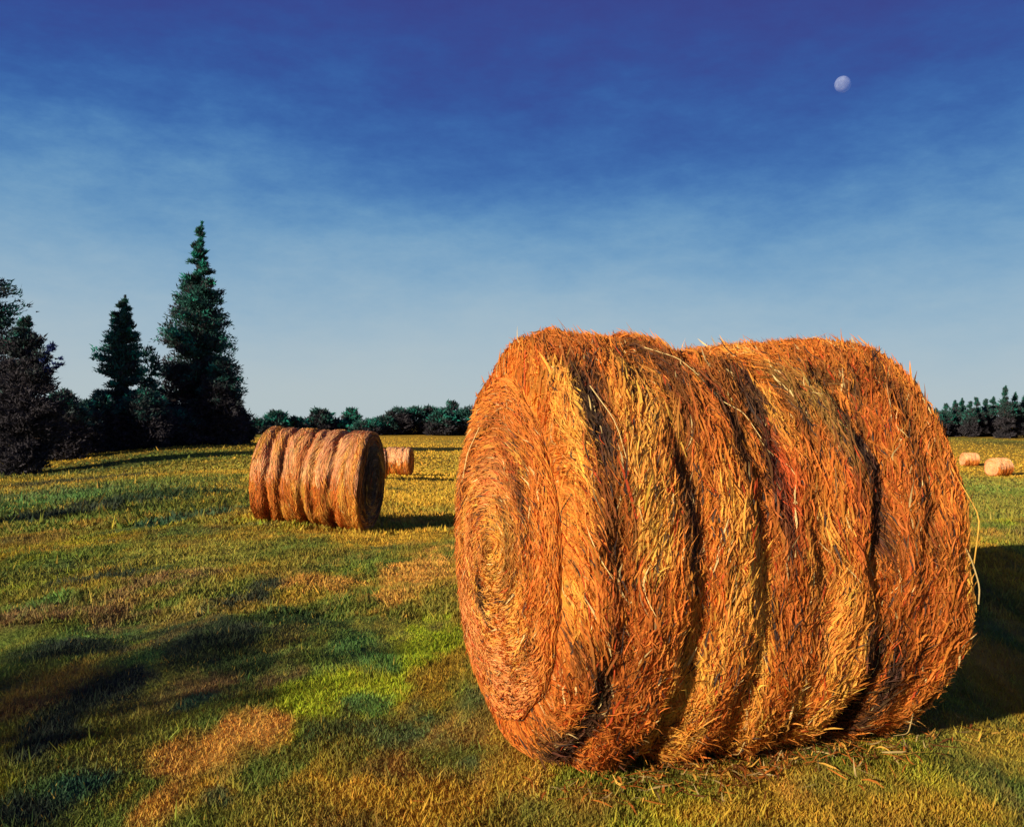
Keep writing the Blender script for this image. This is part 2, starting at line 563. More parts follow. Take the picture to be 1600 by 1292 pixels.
def hay_colour(u, th, seed, zones, q=None, plain=False, bright=1.0):
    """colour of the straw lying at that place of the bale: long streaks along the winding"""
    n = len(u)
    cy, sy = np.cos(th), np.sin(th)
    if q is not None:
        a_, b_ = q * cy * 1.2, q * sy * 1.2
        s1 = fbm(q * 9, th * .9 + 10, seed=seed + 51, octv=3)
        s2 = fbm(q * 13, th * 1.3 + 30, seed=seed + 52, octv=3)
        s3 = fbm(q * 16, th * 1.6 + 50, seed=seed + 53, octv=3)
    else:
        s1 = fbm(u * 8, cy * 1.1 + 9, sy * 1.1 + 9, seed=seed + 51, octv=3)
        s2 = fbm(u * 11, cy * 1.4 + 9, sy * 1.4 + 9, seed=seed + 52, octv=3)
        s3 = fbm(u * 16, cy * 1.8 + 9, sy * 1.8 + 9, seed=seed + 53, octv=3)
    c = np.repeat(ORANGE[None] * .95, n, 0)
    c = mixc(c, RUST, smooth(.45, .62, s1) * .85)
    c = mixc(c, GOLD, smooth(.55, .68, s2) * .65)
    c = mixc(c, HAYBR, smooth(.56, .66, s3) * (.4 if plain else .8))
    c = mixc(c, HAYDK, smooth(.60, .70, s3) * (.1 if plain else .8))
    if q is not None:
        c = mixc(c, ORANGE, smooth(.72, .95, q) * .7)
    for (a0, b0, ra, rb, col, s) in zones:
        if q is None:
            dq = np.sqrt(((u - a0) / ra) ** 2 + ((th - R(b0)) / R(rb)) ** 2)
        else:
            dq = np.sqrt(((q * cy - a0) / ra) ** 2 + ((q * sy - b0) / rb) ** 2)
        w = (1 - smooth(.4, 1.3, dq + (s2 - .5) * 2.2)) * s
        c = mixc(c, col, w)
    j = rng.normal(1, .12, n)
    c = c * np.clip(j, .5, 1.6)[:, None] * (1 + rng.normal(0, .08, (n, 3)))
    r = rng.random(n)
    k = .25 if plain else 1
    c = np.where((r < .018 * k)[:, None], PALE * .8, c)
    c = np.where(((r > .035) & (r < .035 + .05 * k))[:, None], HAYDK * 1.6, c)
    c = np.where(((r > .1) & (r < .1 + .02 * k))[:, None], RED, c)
    return c * bright


def make_bale(name, label, group, base, rz, B, n_side, n_face, zones_side, zones_l, zones_r, wd=.0035,
              ln=(.10, .40), res=(150, 260), plain=False, stray=1.0, bright=1.0, fuzz=1.0):
    t = thing(name, label, 'hay bale', base, rz, group)
    # ---- body: packed core and the straw wound round it
    nu, nth = res
    e = np.linspace(-1, 1, nu)
    us = np.sign(e) * (1 - (1 - np.abs(e)) ** 1.25) * B.L / 2
    ths = np.linspace(0, 2 * math.pi, nth, endpoint=False)
    U, T = np.meshgrid(us, ths, indexing='ij')
    P = B.side(U.ravel(), T.ravel(), -.008)
    i, j = np.meshgrid(np.arange(nu - 1), np.arange(nth), indexing='ij')
    jn = (j + 1) % nth
    Fc = np.stack([i * nth + j, (i + 1) * nth + j, (i + 1) * nth + jn, i * nth + jn], -1).reshape(-1, 4)
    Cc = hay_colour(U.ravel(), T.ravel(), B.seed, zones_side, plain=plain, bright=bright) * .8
    k = 6
    n = n_side
    u0 = rng.uniform(-B.L / 2, B.L / 2, n)
    th0 = rng.uniform(0, 2 * math.pi, n)
    ln_ = rng.uniform(ln[0], ln[1], n) * rng.uniform(.6, 1, n)
    tilt = rng.normal(0, .16, n) + (rng.random(n) < .08) * rng.normal(0, .4, n)
    tilt += (vnoise(u0 * 6, th0 * 2, seed=B.seed + 70) - .5) * .9
    sv = np.linspace(-.5, .5, k)
    bend = rng.normal(0, .05, n)
    s_ = ln_[:, None] * sv[None]
    TH = th0[:, None] + s_ * np.cos(tilt)[:, None] / B.R
    UU = np.clip(u0[:, None] + s_ * np.sin(tilt)[:, None] + bend[:, None] * (sv[None] ** 2 - .1), -B.L / 2, B.L / 2)
    lift = rng.uniform(0, .012, n)[:, None] * fuzz + (rng.random(n) ** 3 * .03 * fuzz)[:, None] * (2 * sv[None]) ** 2
    st = (rng.random(n) < .025 * stray)[:, None]
    lift = lift + st * (rng.uniform(.01, .045, n) * fuzz)[:, None] * (sv[None] + .5) ** 1.5
    lift[:, 0] -= .012 * fuzz
    Ps = B.side(UU.ravel(), TH.ravel(), lift.ravel()).reshape(n, k, 3)
    rad = np.stack([0 * TH, -np.cos(TH), np.sin(TH)], -1)
    roll = rng.normal(0, .55, n)
    wv = (np.array([1, 0, 0])[None, None] * np.cos(roll)[:, None, None] + rad * np.sin(roll)[:, None, None])
    wv = wv * (wd * rng.uniform(.5, 1.5, n))[:, None, None]
    tp = np.array([.25, .9, 1, 1, .8, .1])
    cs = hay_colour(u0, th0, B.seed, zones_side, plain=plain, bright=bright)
    V2, F2, C2 = ribbons(Ps, wv, tp, cs)
    build('bale_body', np.concatenate([P, V2]), np.concatenate([Fc, F2 + len(P)]), np.concatenate([Cc, C2]), M_straw, t, True)
    # ---- the two round ends
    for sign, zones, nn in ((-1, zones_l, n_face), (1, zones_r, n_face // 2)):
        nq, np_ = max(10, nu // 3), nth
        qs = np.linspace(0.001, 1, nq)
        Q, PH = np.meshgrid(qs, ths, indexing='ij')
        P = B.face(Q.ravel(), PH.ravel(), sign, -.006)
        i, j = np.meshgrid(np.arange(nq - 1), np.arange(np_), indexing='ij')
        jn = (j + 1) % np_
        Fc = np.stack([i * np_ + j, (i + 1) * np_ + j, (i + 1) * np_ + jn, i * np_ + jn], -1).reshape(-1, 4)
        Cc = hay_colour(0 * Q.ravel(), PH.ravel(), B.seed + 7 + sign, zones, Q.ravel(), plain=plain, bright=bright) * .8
        n = nn
        q0 = np.sqrt(rng.random(n)) * .99 + .01
        ph0 = rng.uniform(0, 2 * math.pi, n)
        ln_ = rng.uniform(ln[0] * 1.5, ln[1] * 1.5, n) * (.35 + .65 * q0)
        tilt = rng.normal(.12, .22, n) + (rng.random(n) < .12) * rng.normal(0, .6, n)
        s_ = ln_[:, None] * sv[None]
        rr0 = np.maximum(q0 * B.R, .05)
        PH = ph0[:, None] + s_ * np.cos(tilt)[:, None] / rr0[:, None]
        Q = np.clip(q0[:, None] + s_ * np.sin(tilt)[:, None] / B.R, 0.01, 1.0)
        lift = rng.uniform(0, .012, n)[:, None] * fuzz + (rng.random(n) ** 3 * .03 * fuzz)[:, None] * (2 * sv[None]) ** 2
        lift[:, 0] -= .01 * fuzz
        Ps = B.face(Q.ravel(), PH.ravel(), sign, lift.ravel()).reshape(n, k, 3)
        rd = np.stack([0 * PH, -np.cos(PH), np.sin(PH)], -1)
        roll = rng.normal(0, .5, n)
        wv = rd * np.cos(roll)[:, None, None] + np.array([sign, 0, 0])[None, None] * np.sin(roll)[:, None, None]
        wv = wv * (wd * rng.uniform(.5, 1.5, n))[:, None, None]
        cs = hay_colour(0 * q0, ph0, B.seed + 7 + sign, zones, q0, plain=plain, bright=bright)
        V2, F2, C2 = ribbons(Ps, wv, tp, cs)
        build('end_face', np.concatenate([P, V2]), np.concatenate([Fc, F2 + len(P)]), np.concatenate([Cc, C2]), M_straw, t, True)
    return t


def stalk(parent, pts, wid, col, label=None):
    """one bent straw, a thin hexagonal tube with a frayed end"""
    pts = np.array(pts, float)
    tt = np.linspace(0, len(pts) - 1, 12)
    P = np.stack([np.interp(tt, np.arange(len(pts)), pts[:, a]) for a in range(3)], 1)
    P[1:-1] = (P[:-2] + 2 * P[1:-1] + P[2:]) / 4
    V, Fq = [], []
    for i in range(len(P)):
        d = P[min(i + 1, len(P) - 1)] - P[max(i - 1, 0)]
        d /= np.linalg.norm(d)
        a = np.cross(d, [0.3, 0.2, 0.93]); a /= np.linalg.norm(a)
        b = np.cross(d, a)
        w = wid * .62 * (1 - .45 * i / len(P))
        for k in range(6):
            V.append(P[i] + w * (a * math.cos(k * math.pi / 3) + b * .55 * math.sin(k * math.pi / 3)))
    for i in range(len(P) - 1):
        for k in range(6):
            Fq.append((i * 6 + k, i * 6 + (k + 1) % 6, (i + 1) * 6 + (k + 1) % 6, (i + 1) * 6 + k))
    V = np.array(V)
    o = build('straw_stalk', V, np.array(Fq), np.repeat(np.array(col)[None], len(V), 0), M_straw, parent, True)
    if label:
        o['label'] = label
    return o


# the big bale in the foreground: (0.001, 3.418) is the centre of its near end
TH1, L1, R1 = .3215, 1.465, .80
ax = np.array([math.cos(TH1), math.sin(TH1)])
c1 = np.array([-.036, 3.425]) + ax * L1 / 2
big = Bale(R1, L1, [(-.62, .9), (-.36, 1.0), (-.11, 1.0), (.12, .6), (.36, 1.0), (.55, .6)], 3, gdepth=.042, gwid=.045, rim=.10, rough=.032, lrim=1.9, dips=[(.0, .10, .035), (.24, .06, .012), (-.74, .10, -.012), (.62, .16, -.020)])
# zones: along the bale (m), round the bale (deg, 0 = level towards the camera, 90 = top), half sizes
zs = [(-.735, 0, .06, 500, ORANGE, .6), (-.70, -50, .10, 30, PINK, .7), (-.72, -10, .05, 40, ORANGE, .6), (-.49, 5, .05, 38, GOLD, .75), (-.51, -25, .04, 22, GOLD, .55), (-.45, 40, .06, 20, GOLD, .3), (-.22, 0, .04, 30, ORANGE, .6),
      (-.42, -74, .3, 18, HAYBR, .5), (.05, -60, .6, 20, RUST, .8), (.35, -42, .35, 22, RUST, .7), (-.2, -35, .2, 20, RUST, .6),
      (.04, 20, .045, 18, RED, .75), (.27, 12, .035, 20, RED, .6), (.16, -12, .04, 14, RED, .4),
      (-.62, 42, .035, 24, HAYDK, .9), (-.64, 5, .035, 26, HAYBR, .9), (-.60, -48, .04, 16, HAYDK, .85), (-.56, -62, .06, 10, HAYDK, .8),  # dark streaks; those on the grooves paint in groove shade
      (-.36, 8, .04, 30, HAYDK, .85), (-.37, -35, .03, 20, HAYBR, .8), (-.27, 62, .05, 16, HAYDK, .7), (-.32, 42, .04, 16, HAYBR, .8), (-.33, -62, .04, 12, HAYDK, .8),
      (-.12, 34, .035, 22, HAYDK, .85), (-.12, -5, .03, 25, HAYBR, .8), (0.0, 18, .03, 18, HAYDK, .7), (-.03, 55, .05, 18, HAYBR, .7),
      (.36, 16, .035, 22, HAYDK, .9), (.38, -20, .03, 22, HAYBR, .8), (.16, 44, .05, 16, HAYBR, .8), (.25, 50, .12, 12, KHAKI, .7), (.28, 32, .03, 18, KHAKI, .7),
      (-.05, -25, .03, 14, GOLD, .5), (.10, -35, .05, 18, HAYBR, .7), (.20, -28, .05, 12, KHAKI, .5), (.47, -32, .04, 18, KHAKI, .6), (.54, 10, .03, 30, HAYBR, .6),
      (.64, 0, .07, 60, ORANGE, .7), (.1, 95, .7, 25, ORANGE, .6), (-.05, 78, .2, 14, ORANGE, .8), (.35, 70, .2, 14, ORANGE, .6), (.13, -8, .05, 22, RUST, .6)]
zl = [(0, .62, .9, .30, RUST, .6), (.1, -.15, .25, .4, GOLD, .5), (-.05, -.72, .8, .40, PINK, .9), (-.45, -.2, .3, .4, PINK, .5),
      (.35, .1, .08, .4, HAYBR, .45), (-.05, .05, .06, .2, HAYBR, .5), (-.1, .38, .4, .14, PINK, .6), (-.85, .1, .12, .6, RUST, .8),
      (.5, -.35, .12, .25, GOLD, .5), (-.6, -.45, .25, .25, PINK, .6), (.85, 0, .12, .6, ORANGE, .7)]
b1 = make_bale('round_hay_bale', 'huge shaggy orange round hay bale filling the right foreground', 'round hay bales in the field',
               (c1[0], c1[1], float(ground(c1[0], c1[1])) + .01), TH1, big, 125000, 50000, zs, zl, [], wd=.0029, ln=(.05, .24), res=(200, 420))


def on_side(B, u, deg, lift):
    return B.side(np.array([u]), np.array([R(deg)]), lift)[0]


def on_face(B, q, deg, lift, sign=-1):
    return B.face(np.array([q]), np.array([R(deg)]), sign, lift)[0]


stalk(b1, [on_face(big, .72, 150, .02), on_face(big, .74, 130, .035), on_face(big, .80, 108, .03)], .0055, PALE, 'pale straw lying across the top of the round end')
stalk(b1, [on_side(big, -.60, 48, .03), on_side(big, -.58, 34, .045), on_side(big, -.545, 12, .02)], .006, PALE * .8, 'long pale straw slanting down beside the round end')
stalk(b1, [on_side(big, .65, 6, .0), on_side(big, .69, 0, .03), on_side(big, .71, -6, .045), on_side(big, .70, -10, .04)], .0065, PALE * .55, 'loose pale straw hanging off the far rim')
stalk(b1, [on_side(big, .67, 22, .01), on_side(big, .70, 10, .07), on_side(big, .70, -2, .03)], .006, GOLD * .8)
stalk(b1, [on_side(big, -.30, 66, .02), on_side(big, -.22, 58, .03), on_side(big, -.16, 52, .02)], .005, PALE)
stalk(b1, [on_side(big, -.12, 44, .02), on_side(big, -.06, 40, .03), on_side(big, -.02, 33, .02)], .005, PALE)
stalk(b1, [on_side(big, -.05, -48, .01), on_side(big, -.03, -55, .03), on_side(big, -.02, -60, .02)], .004, PALE * .8)
stalk(b1, [on_side(big, .62, -44, .02), on_side(big, .66, -52, .05), on_side(big, .67, -58, .03)], .004, PALE * .7)
# wisps sticking up from the crest
for _ in range(16):
    u = rng.uniform(-.6, .68); dg = rng.uniform(62, 118)
    sg = rng.choice([-1, 1])
    stalk(b1, [on_side(big, u, dg, -.01), on_side(big, u + rng.normal(0, .02), dg + sg * 3, .03), on_side(big, u + rng.normal(0, .04), dg + sg * 6, rng.uniform(.03, .055))],
          .0026, [ORANGE, RUST, GOLD, HAYBR][rng.integers(4)])

def scraps(cx, cy, n, sx, sy, rot, lab):
    a = rng.normal(0, sx, n); b = rng.normal(0, sy, n)
    x = cx + a * math.cos(rot) - b * math.sin(rot); y = cy + a * math.sin(rot) + b * math.cos(rot)
    az = rng.uniform(0, math.pi, n); ln_ = rng.uniform(.03, .12, n)
    sv = np.linspace(-.5, .5, 4)
    X = x[:, None] + np.cos(az)[:, None] * sv * ln_[:, None]; Y = y[:, None] + np.sin(az)[:, None] * sv * ln_[:, None]
    Z = ground(X.ravel(), Y.ravel()).reshape(n, 4) + rng.uniform(.012, .035, n)[:, None] + (sv ** 2)[None] * rng.normal(0, .05, n)[:, None]
    P = np.stack([X, Y, Z], -1)
    wv = np.stack([-np.sin(az), np.cos(az), rng.normal(0, .4, n)], 1)[:, None] * (.003 * rng.uniform(.5, 1.4, n))[:, None, None]
    cs = np.array([ORANGE, RUST, GOLD, PALE * .8, HAYBR])[rng.integers(0, 5, n)] * .8
    V, Fs, C = ribbons(P, wv, np.array([.4, 1, .9, .2]), cs)
    o = build('loose_straw', V, Fs, C, M_straw)
    o['label'] = lab; o['category'] = 'straw'; o['kind'] = 'stuff'


fr = c1 + np.array([math.sin(TH1), -math.cos(TH1)]) * .36
scraps(fr[0] + .15, fr[1] - .05, 650, .42, .09, TH1, 'loose broken straw on the grass along the foot of the huge bale')

# the second bale, 13 m away
TH2, L2, R2 = 3.02 - math.pi, 1.60, .745
ax2 = np.array([math.cos(TH2), math.sin(TH2)])
c2 = np.array([-2.14, 13.45]) - ax2 * L2 / 2
mid = Bale(R2, L2, [(-.58, 1.1), (-.36, 1.2), (.0, 1.1), (.16, .7), (.42, 1.0)], 31, gdepth=.06, rim=.04, rough=.012, gwid=.05)
zmid = [(0, 0, 1.2, 150, PEACH, .75), (-.45, 0, .06, 60, PINK, .6), (-.1, 10, .12, 60, ORANGE, .6), (.12, 20, .05, 40, GOLD, .4), (.62, -20, .07, 30, GOLD, .6), (.3, 0, .06, 40, PINK, .5),
        (-.36, 20, .04, 40, HAYBR, .7), (-.58, -20, .03, 40, HAYBR, .5)]  # brown zones paint shade into two grooves
make_bale('round_hay_bale', 'ribbed round hay bale with a dark shaded end, left of the huge bale', 'round hay bales in the field',
          (c2[0], c2[1], float(ground(c2[0], c2[1])) + .01), TH2, mid, 16000, 6000, zmid, [], [(0, 0, 1.3, 1.3, np.array([.10, .066, .038]), 1.0)], wd=.007, ln=(.15, .5),  # right end coloured dark brown, its shade painted into the straw
          res=(110, 160), plain=True, stray=.2, fuzz=.6).rotation_euler[1] = R(3.0)

# far bales: foot column and row on the photo, radius, length, angle, label
far = [(622, 743, .66, 1.15, -.10, 'small pale hay bale in the gap between the two big bales'),
       (578, 748, .60, 1.2, .1, 'hay bale mostly hidden behind the ribbed bale'),
       (1518, 728, .55, 1.2, .1, 'leftmost of the two tiny hay bales near the right edge'),
       (1565, 744, .62, 1.45, .45, 'tiny tilted hay bale nearest the right edge of the field')]
for k, (px, py, r_, l_, a_, lab) in enumerate(far):
    x, y, z = at(px, py)
    Bf = Bale(r_, l_, [(-.3, 1), (0, .8), (.3, 1)], 60 + k, gdepth=.05, rim=.12, rough=.02, gwid=.06)
    make_bale('round_hay_bale', lab, 'round hay bales in the field', (x, y + r_ * .6, float(ground(x, y + r_ * .6))), a_, Bf, 2500, 900,
              [(0, 10, 2, 200, PEACH * 1.1, .95)], [(0, 0, 2, 2, PEACH, .9)], [], wd=.016, ln=(.2, .6), res=(40, 60), plain=True, stray=.3, fuzz=1.0, bright=1.05)
    print('far bale', k, round(x, 2), round(y, 2), round(z, 2), 'px/m', round(F / y, 1))

# ---------------------------------------------------------------- trees
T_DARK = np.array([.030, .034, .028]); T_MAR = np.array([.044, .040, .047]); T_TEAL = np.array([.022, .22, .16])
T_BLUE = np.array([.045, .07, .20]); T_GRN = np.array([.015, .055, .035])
BARK = np.array([.06, .04, .03])


def tube(p0, p1, r0, r1, k=6):
    p0, p1 = np.array(p0, float), np.array(p1, float)
    d = p1 - p0; d /= np.linalg.norm(d)
    a = np.cross(d, [.31, .17, .9] if abs(d[2]) < .8 else [1, 0, 0]); a /= np.linalg.norm(a)
    b = np.cross(d, a)
    an = np.arange(k) * 2 * math.pi / k
    ring = np.cos(an)[:, None] * a + np.sin(an)[:, None] * b
    V = np.concatenate([p0 + ring * r0, p1 + ring * r1])
    i = np.arange(k); j = (i + 1) % k
    return V, np.stack([i, j, j + k, i + k], 1)


def tree(name, label, cat, group, loc, H, prof, leaf, n_clump, per, seed, hi=T_TEAL, lo=T_MAR, split=.5, teal=.8, up=.0,
         trunk_r=.02, conifer=True, spread=.16, side_gain=None, spurs=()):
    """prof: list of (height fraction, half width left, half width right) in metres"""
    g = np.random.default_rng(seed)
    t = thing(name, label, cat, loc, 0, group)
    pr = np.array(prof)
    hs = pr[:, 0]
    # trunk with limbs
    VV, FF, off = [], [], 0
    zz = np.linspace(0, H * .94, 7)
    xs = np.cumsum(g.normal(0, H * .004, 7))
    parts = []
    for i in range(6):
        parts.append(((xs[i], 0, zz[i] - (.3 if i == 0 else 0)), (xs[i + 1], 0, zz[i + 1]), H * trunk_r * (1 - i / 6.5), H * trunk_r * (1 - (i + 1) / 6.5), 8))
    nl = 26 if conifer else 12
    for i in range(nl):
        h = H * (.08 + .82 * i / nl)
        wdt = .5 * (np.interp(h / H, hs, pr[:, 1]) + np.interp(h / H, hs, pr[:, 2])) * g.uniform(.5, .85)
        a = i * 2.4 + g.uniform(-.4, .4)
        rise = -.05 if conifer else .5
        parts.append(((0, 0, h), (math.cos(a) * wdt, math.sin(a) * wdt, h + wdt * rise), H * .005, H * .0015, 4))
    for p0, p1, r0, r1, kk in parts:
        v, f = tube(p0, p1, r0, r1, kk)
        VV.append(v); FF.append(f + off); off += len(v)
    build('trunk', np.concatenate(VV), np.concatenate(FF), np.repeat(BARK[None], off, 0), M_bark, t, True)
    # crown: clumps of leaf-sized faces on the boughs
    lo_h, hi_h = hs.min(), hs.max()
    hh = g.uniform(lo_h, hi_h, n_clump * 6)
    wl = np.interp(hh, hs, pr[:, 1]); wr = np.interp(hh, hs, pr[:, 2])
    wm = (wl + wr) / 2
    keep = g.random(len(hh)) < (wm / wm.max()) ** .9 + .04
    hh, wl, wr, wm = [q[keep][:n_clump] for q in (hh, wl, wr, wm)]
    n = len(hh)
    prof_w = wm.max()
    a = g.uniform(0, 2 * math.pi, n)
    rad = np.sqrt(g.uniform(.12, 1, n)) * g.uniform(.82, 1.08, n)
    # boughs of uneven length give the ragged outline
    lump = .62 + .72 * fbm(a * 1.6 + 3, hh * (13 if conifer else 6), seed=seed, octv=2)
    cx = np.cos(a); cyy = np.sin(a)
    sx = np.where(cx > 0, wr, wl)
    X = cx * rad * sx * lump
    Y = cyy * rad * wm * lump
    Zc = hh * H - (rad * wm * .12 if conifer else 0)
    if conifer:
        # whorls of boughs: foliage hangs along each bough, denser and finer near its tip
        k = 9
        nb = n // k
        hb, wlb, wrb, wmb = hh[:nb], wl[:nb], wr[:nb], wm[:nb]
        ab = g.uniform(0, 2 * math.pi, nb)
        lb = (.58 + .62 * fbm(ab * 1.3 + 3, hb * 16, seed=seed, octv=2)) * g.uniform(.75, 1.12, nb)
        tb = np.tile(np.linspace(.12, 1, k), nb)
        bi = np.repeat(np.arange(nb), k)
        cb = np.cos(ab[bi])
        ex = np.where(cb > 0, wrb[bi], wlb[bi]) * lb[bi]
        X = cb * ex * tb + g.normal(0, .05, nb * k) * wmb[bi]
        Y = np.sin(ab[bi]) * wmb[bi] * lb[bi] * tb + g.normal(0, .05, nb * k) * wmb[bi]
        drop = wmb[bi] * lb[bi]
        Zc = hb[bi] * H - drop * .30 * tb + drop * .34 * tb ** 3
        hh, rad, a = hb[bi], tb * lb[bi] * 1.1, ab[bi]
        # the leader: thin tufts up the very top
        kl = 40
        tl = g.random(kl)
        wl_ = .05 * prof_w * (1 - tl) + .01
        X = np.concatenate([X, g.normal(0, 1, kl) * wl_ + .05 * prof_w * tl ** 2]); Y = np.concatenate([Y, g.normal(0, 1, kl) * wl_])
        Zc = np.concatenate([Zc, H * (.86 + .175 * tl)])
        hh = np.concatenate([hh, .86 + .15 * tl]); rad = np.concatenate([rad, np.full(kl, .9)]); a = np.concatenate([a, np.zeros(kl)])
        n = len(X)
        lead0, lead1 = nb * k, nb * k + kl
    for (sxx, sh, ln_, ht) in spurs:
        k = 12
        tpar = g.random(k)
        X = np.concatenate([X, sxx + ln_ * tpar]); Y = np.concatenate([Y, g.normal(0, .3, k)])
        Zc = np.concatenate([Zc, sh * H + ht * tpar + g.normal(0, .08, k)])
        hh = np.concatenate([hh, np.full(k, -1.)]); rad = np.concatenate([rad, np.full(k, 1.)]); a = np.concatenate([a, np.zeros(k)])
        n = len(X)
    sp = spread * max(prof_w, .5) ** .6
    sp = np.full(len(X), sp)
    if conifer:
        sp[:lead0] *= np.clip(wmb[bi] / prof_w * 1.9, .30, 1)
        lsc = .5 - .42 * tl
        sp[lead0:lead1] *= lsc
    if spurs:
        sp[hh < 0] *= .3
    cen = np.stack([X, Y, Zc], 1)
    ctone = g.normal(0, 1, n)
    ii = np.repeat(np.arange(n), per)
    m = len(ii)
    dirs = np.clip(g.normal(size=(m, 3)), -1.7, 1.7); dirs[:, 2] *= .6; dirs[:, 2] += up
    p = cen[ii] + dirs * sp[ii][:, None] * .8
    p[:, 2] = np.maximum(p[:, 2], .02)
    outw = np.stack([cen[ii, 0], cen[ii, 1], np.full(m, .25 * prof_w)], 1)
    outw /= np.linalg.norm(outw, axis=1)[:, None] + 1e-6
    d = outw + g.normal(0, .75, (m, 3)); d[:, 2] += .25
    d /= np.linalg.norm(d, axis=1)[:, None]
    e = np.cross(d, g.normal(size=(m, 3))); e /= np.linalg.norm(e, axis=1)[:, None]
    sz = leaf * g.uniform(.5, 1.5, m)
    if conifer:
        fs = np.ones(len(cen)); fs[lead0:lead1] = .45 + lsc
        sz = sz * fs[ii]
    V = np.stack([p - e * sz[:, None] * .26, p + e * sz[:, None] * .26, p + d * sz[:, None] * 1.3], 1).reshape(-1, 3)
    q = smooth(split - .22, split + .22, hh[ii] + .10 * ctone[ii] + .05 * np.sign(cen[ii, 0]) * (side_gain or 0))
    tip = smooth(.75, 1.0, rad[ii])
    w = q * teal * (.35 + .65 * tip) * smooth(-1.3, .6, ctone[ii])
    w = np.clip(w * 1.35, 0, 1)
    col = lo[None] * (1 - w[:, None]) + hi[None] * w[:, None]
    isb = hh[ii] < 0
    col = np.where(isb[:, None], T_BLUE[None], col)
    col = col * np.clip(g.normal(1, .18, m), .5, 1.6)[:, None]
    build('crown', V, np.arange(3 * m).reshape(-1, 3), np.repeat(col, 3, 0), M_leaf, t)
    return t


def tree_px(name, label, cat, group, px, base_row, dist, top_row, prof_px, **kw):
    """prof_px: (row, left half width, right half width) in pixels of the photo, turned to metres at that distance"""
    x = (px - 800) / F * dist
    z = float(ground(x, dist))
    sc = dist / F
    top = CAMH - (top_row - HZ) * sc
    H = top - z
    prof = [((CAMH - (r - HZ) * sc - z) / H, a * sc, b * sc) for r, a, b in prof_px]
    prof.sort()
    if prof[0][0] > .03:
        prof.insert(0, (.0, prof[0][1], prof[0][2]))
    prof = [(max(p[0], 0), p[1], p[2]) for p in prof]
    kw['spurs'] = [((sx) * sc, (CAMH - (sr - HZ) * sc - z) / H, l * sc, u * sc) for sx, sr, l, u in kw.get('spurs', ())]
    print(name, 'base row', round(HZ + (CAMH - z) / sc), 'wanted', base_row, 'H', round(H, 1))
    return tree(name, label, cat, group, (x, dist, z), H, prof, **kw)


G1 = 'tall dark conifers on the left'
tree_px('conifer_tree', 'tallest dark pointed conifer, left of the ribbed bale', 'tree', G1, 311, 697, 76, 358,
        [(358, 1, 2), (372, 4, 5), (395, 14, 12), (415, 22, 20), (440, 24, 24), (465, 40, 36), (490, 52, 42), (530, 64, 50), (560, 62, 56), (600, 68, 62),
         (640, 74, 66), (670, 80, 74), (698, 84, 76)],
        leaf=.21, n_clump=3300, per=26, seed=101, split=.42, teal=.9, side_gain=1, spread=.15)
tree_px('conifer_tree', 'shorter ragged conifer with open branches, just left of the tallest conifer', 'tree', G1, 192, 705, 70, 470,
        [(470, 3, 3), (490, 16, 12), (510, 18, 20), (530, 28, 24), (550, 40, 24), (570, 40, 24), (590, 26, 24), (620, 26, 24), (650, 36, 30), (680, 60, 55), (705, 70, 60)],
        leaf=.19, n_clump=1900, per=24, seed=102, split=.42, teal=.85, spread=.13)
tree_px('conifer_tree', 'dark conifer cut by the left edge, its tip highest at the edge', 'tree', G1, -42, 720, 62, 350,
        [(350, 3, 3), (400, 20, 25), (440, 40, 42), (465, 55, 66), (480, 60, 66), (495, 60, 52), (520, 70, 62), (560, 80, 70), (640, 95, 90), (720, 100, 95)],
        leaf=.20, n_clump=2000, per=26, seed=103, split=.6, teal=.8, spread=.18)
tree_px('conifer_tree', 'broad dark conifer near the left edge with a bluish twig on its right side', 'tree', G1, 42, 748, 50, 500,
        [(500, 4, 4), (515, 16, 14), (540, 30, 25), (570, 42, 32), (600, 50, 42), (630, 55, 55), (655, 60, 60), (690, 55, 38), (720, 50, 26), (748, 48, 22)],
        leaf=.16, n_clump=2200, per=26, seed=104, split=.95, teal=.6, spread=.16,
        spurs=[(22, 575, 14, 32), (28, 590, 26, 30)])
G2 = 'dark bushes under the conifers'
tree_px('leafy_tree', 'loose teal-green young tree between the two conifers', 'tree', 'teal-green trees', 234, 700, 73, 545,
        [(545, 4, 4), (560, 14, 14), (580, 22, 14), (600, 16, 12), (640, 22, 16), (700, 26, 20)],
        leaf=.24, n_clump=170, per=18, seed=105, split=.3, teal=1.0, conifer=False, spread=.2)
for k, (px, base, dist, top, hw, lab) in enumerate([
        (98, 690, 60, 612, 34, 'dark bush with a feathery top beside the broad edge conifer'),
        (128, 690, 64, 628, 34, 'low dark bush in the dip between the edge conifer and the ragged conifer'),
        (158, 710, 66, 612, 26, 'dark bush under the left side of the ragged conifer'),
        (226, 702, 68, 612, 44, 'dark bush filling the gap between the two right conifers'),
        (345, 700, 74, 560, 34, 'rounded dark bush growing against the right side of the tallest conifer'),
        (374, 700, 78, 640, 22, 'small dark bush at the right foot of the tallest conifer'),
        (270, 703, 72, 640, 56, 'low wide dark bush in front of the tallest conifer')]):
    h = base - top
    tree_px('dark_bush', lab, 'bush', G2, px, base, dist, top,
            [(top, hw * .2, hw * .2), (top + h * .15, hw * .6, hw * .6), (top + h * .4, hw * .95, hw * .95), (top + h * .75, hw, hw), (base, hw * .9, hw * .9)],
            leaf=.18, n_clump=int(90 + hw * h * .14), per=28, seed=120 + k, split=.75, teal=.7, conifer=False, spread=.16)

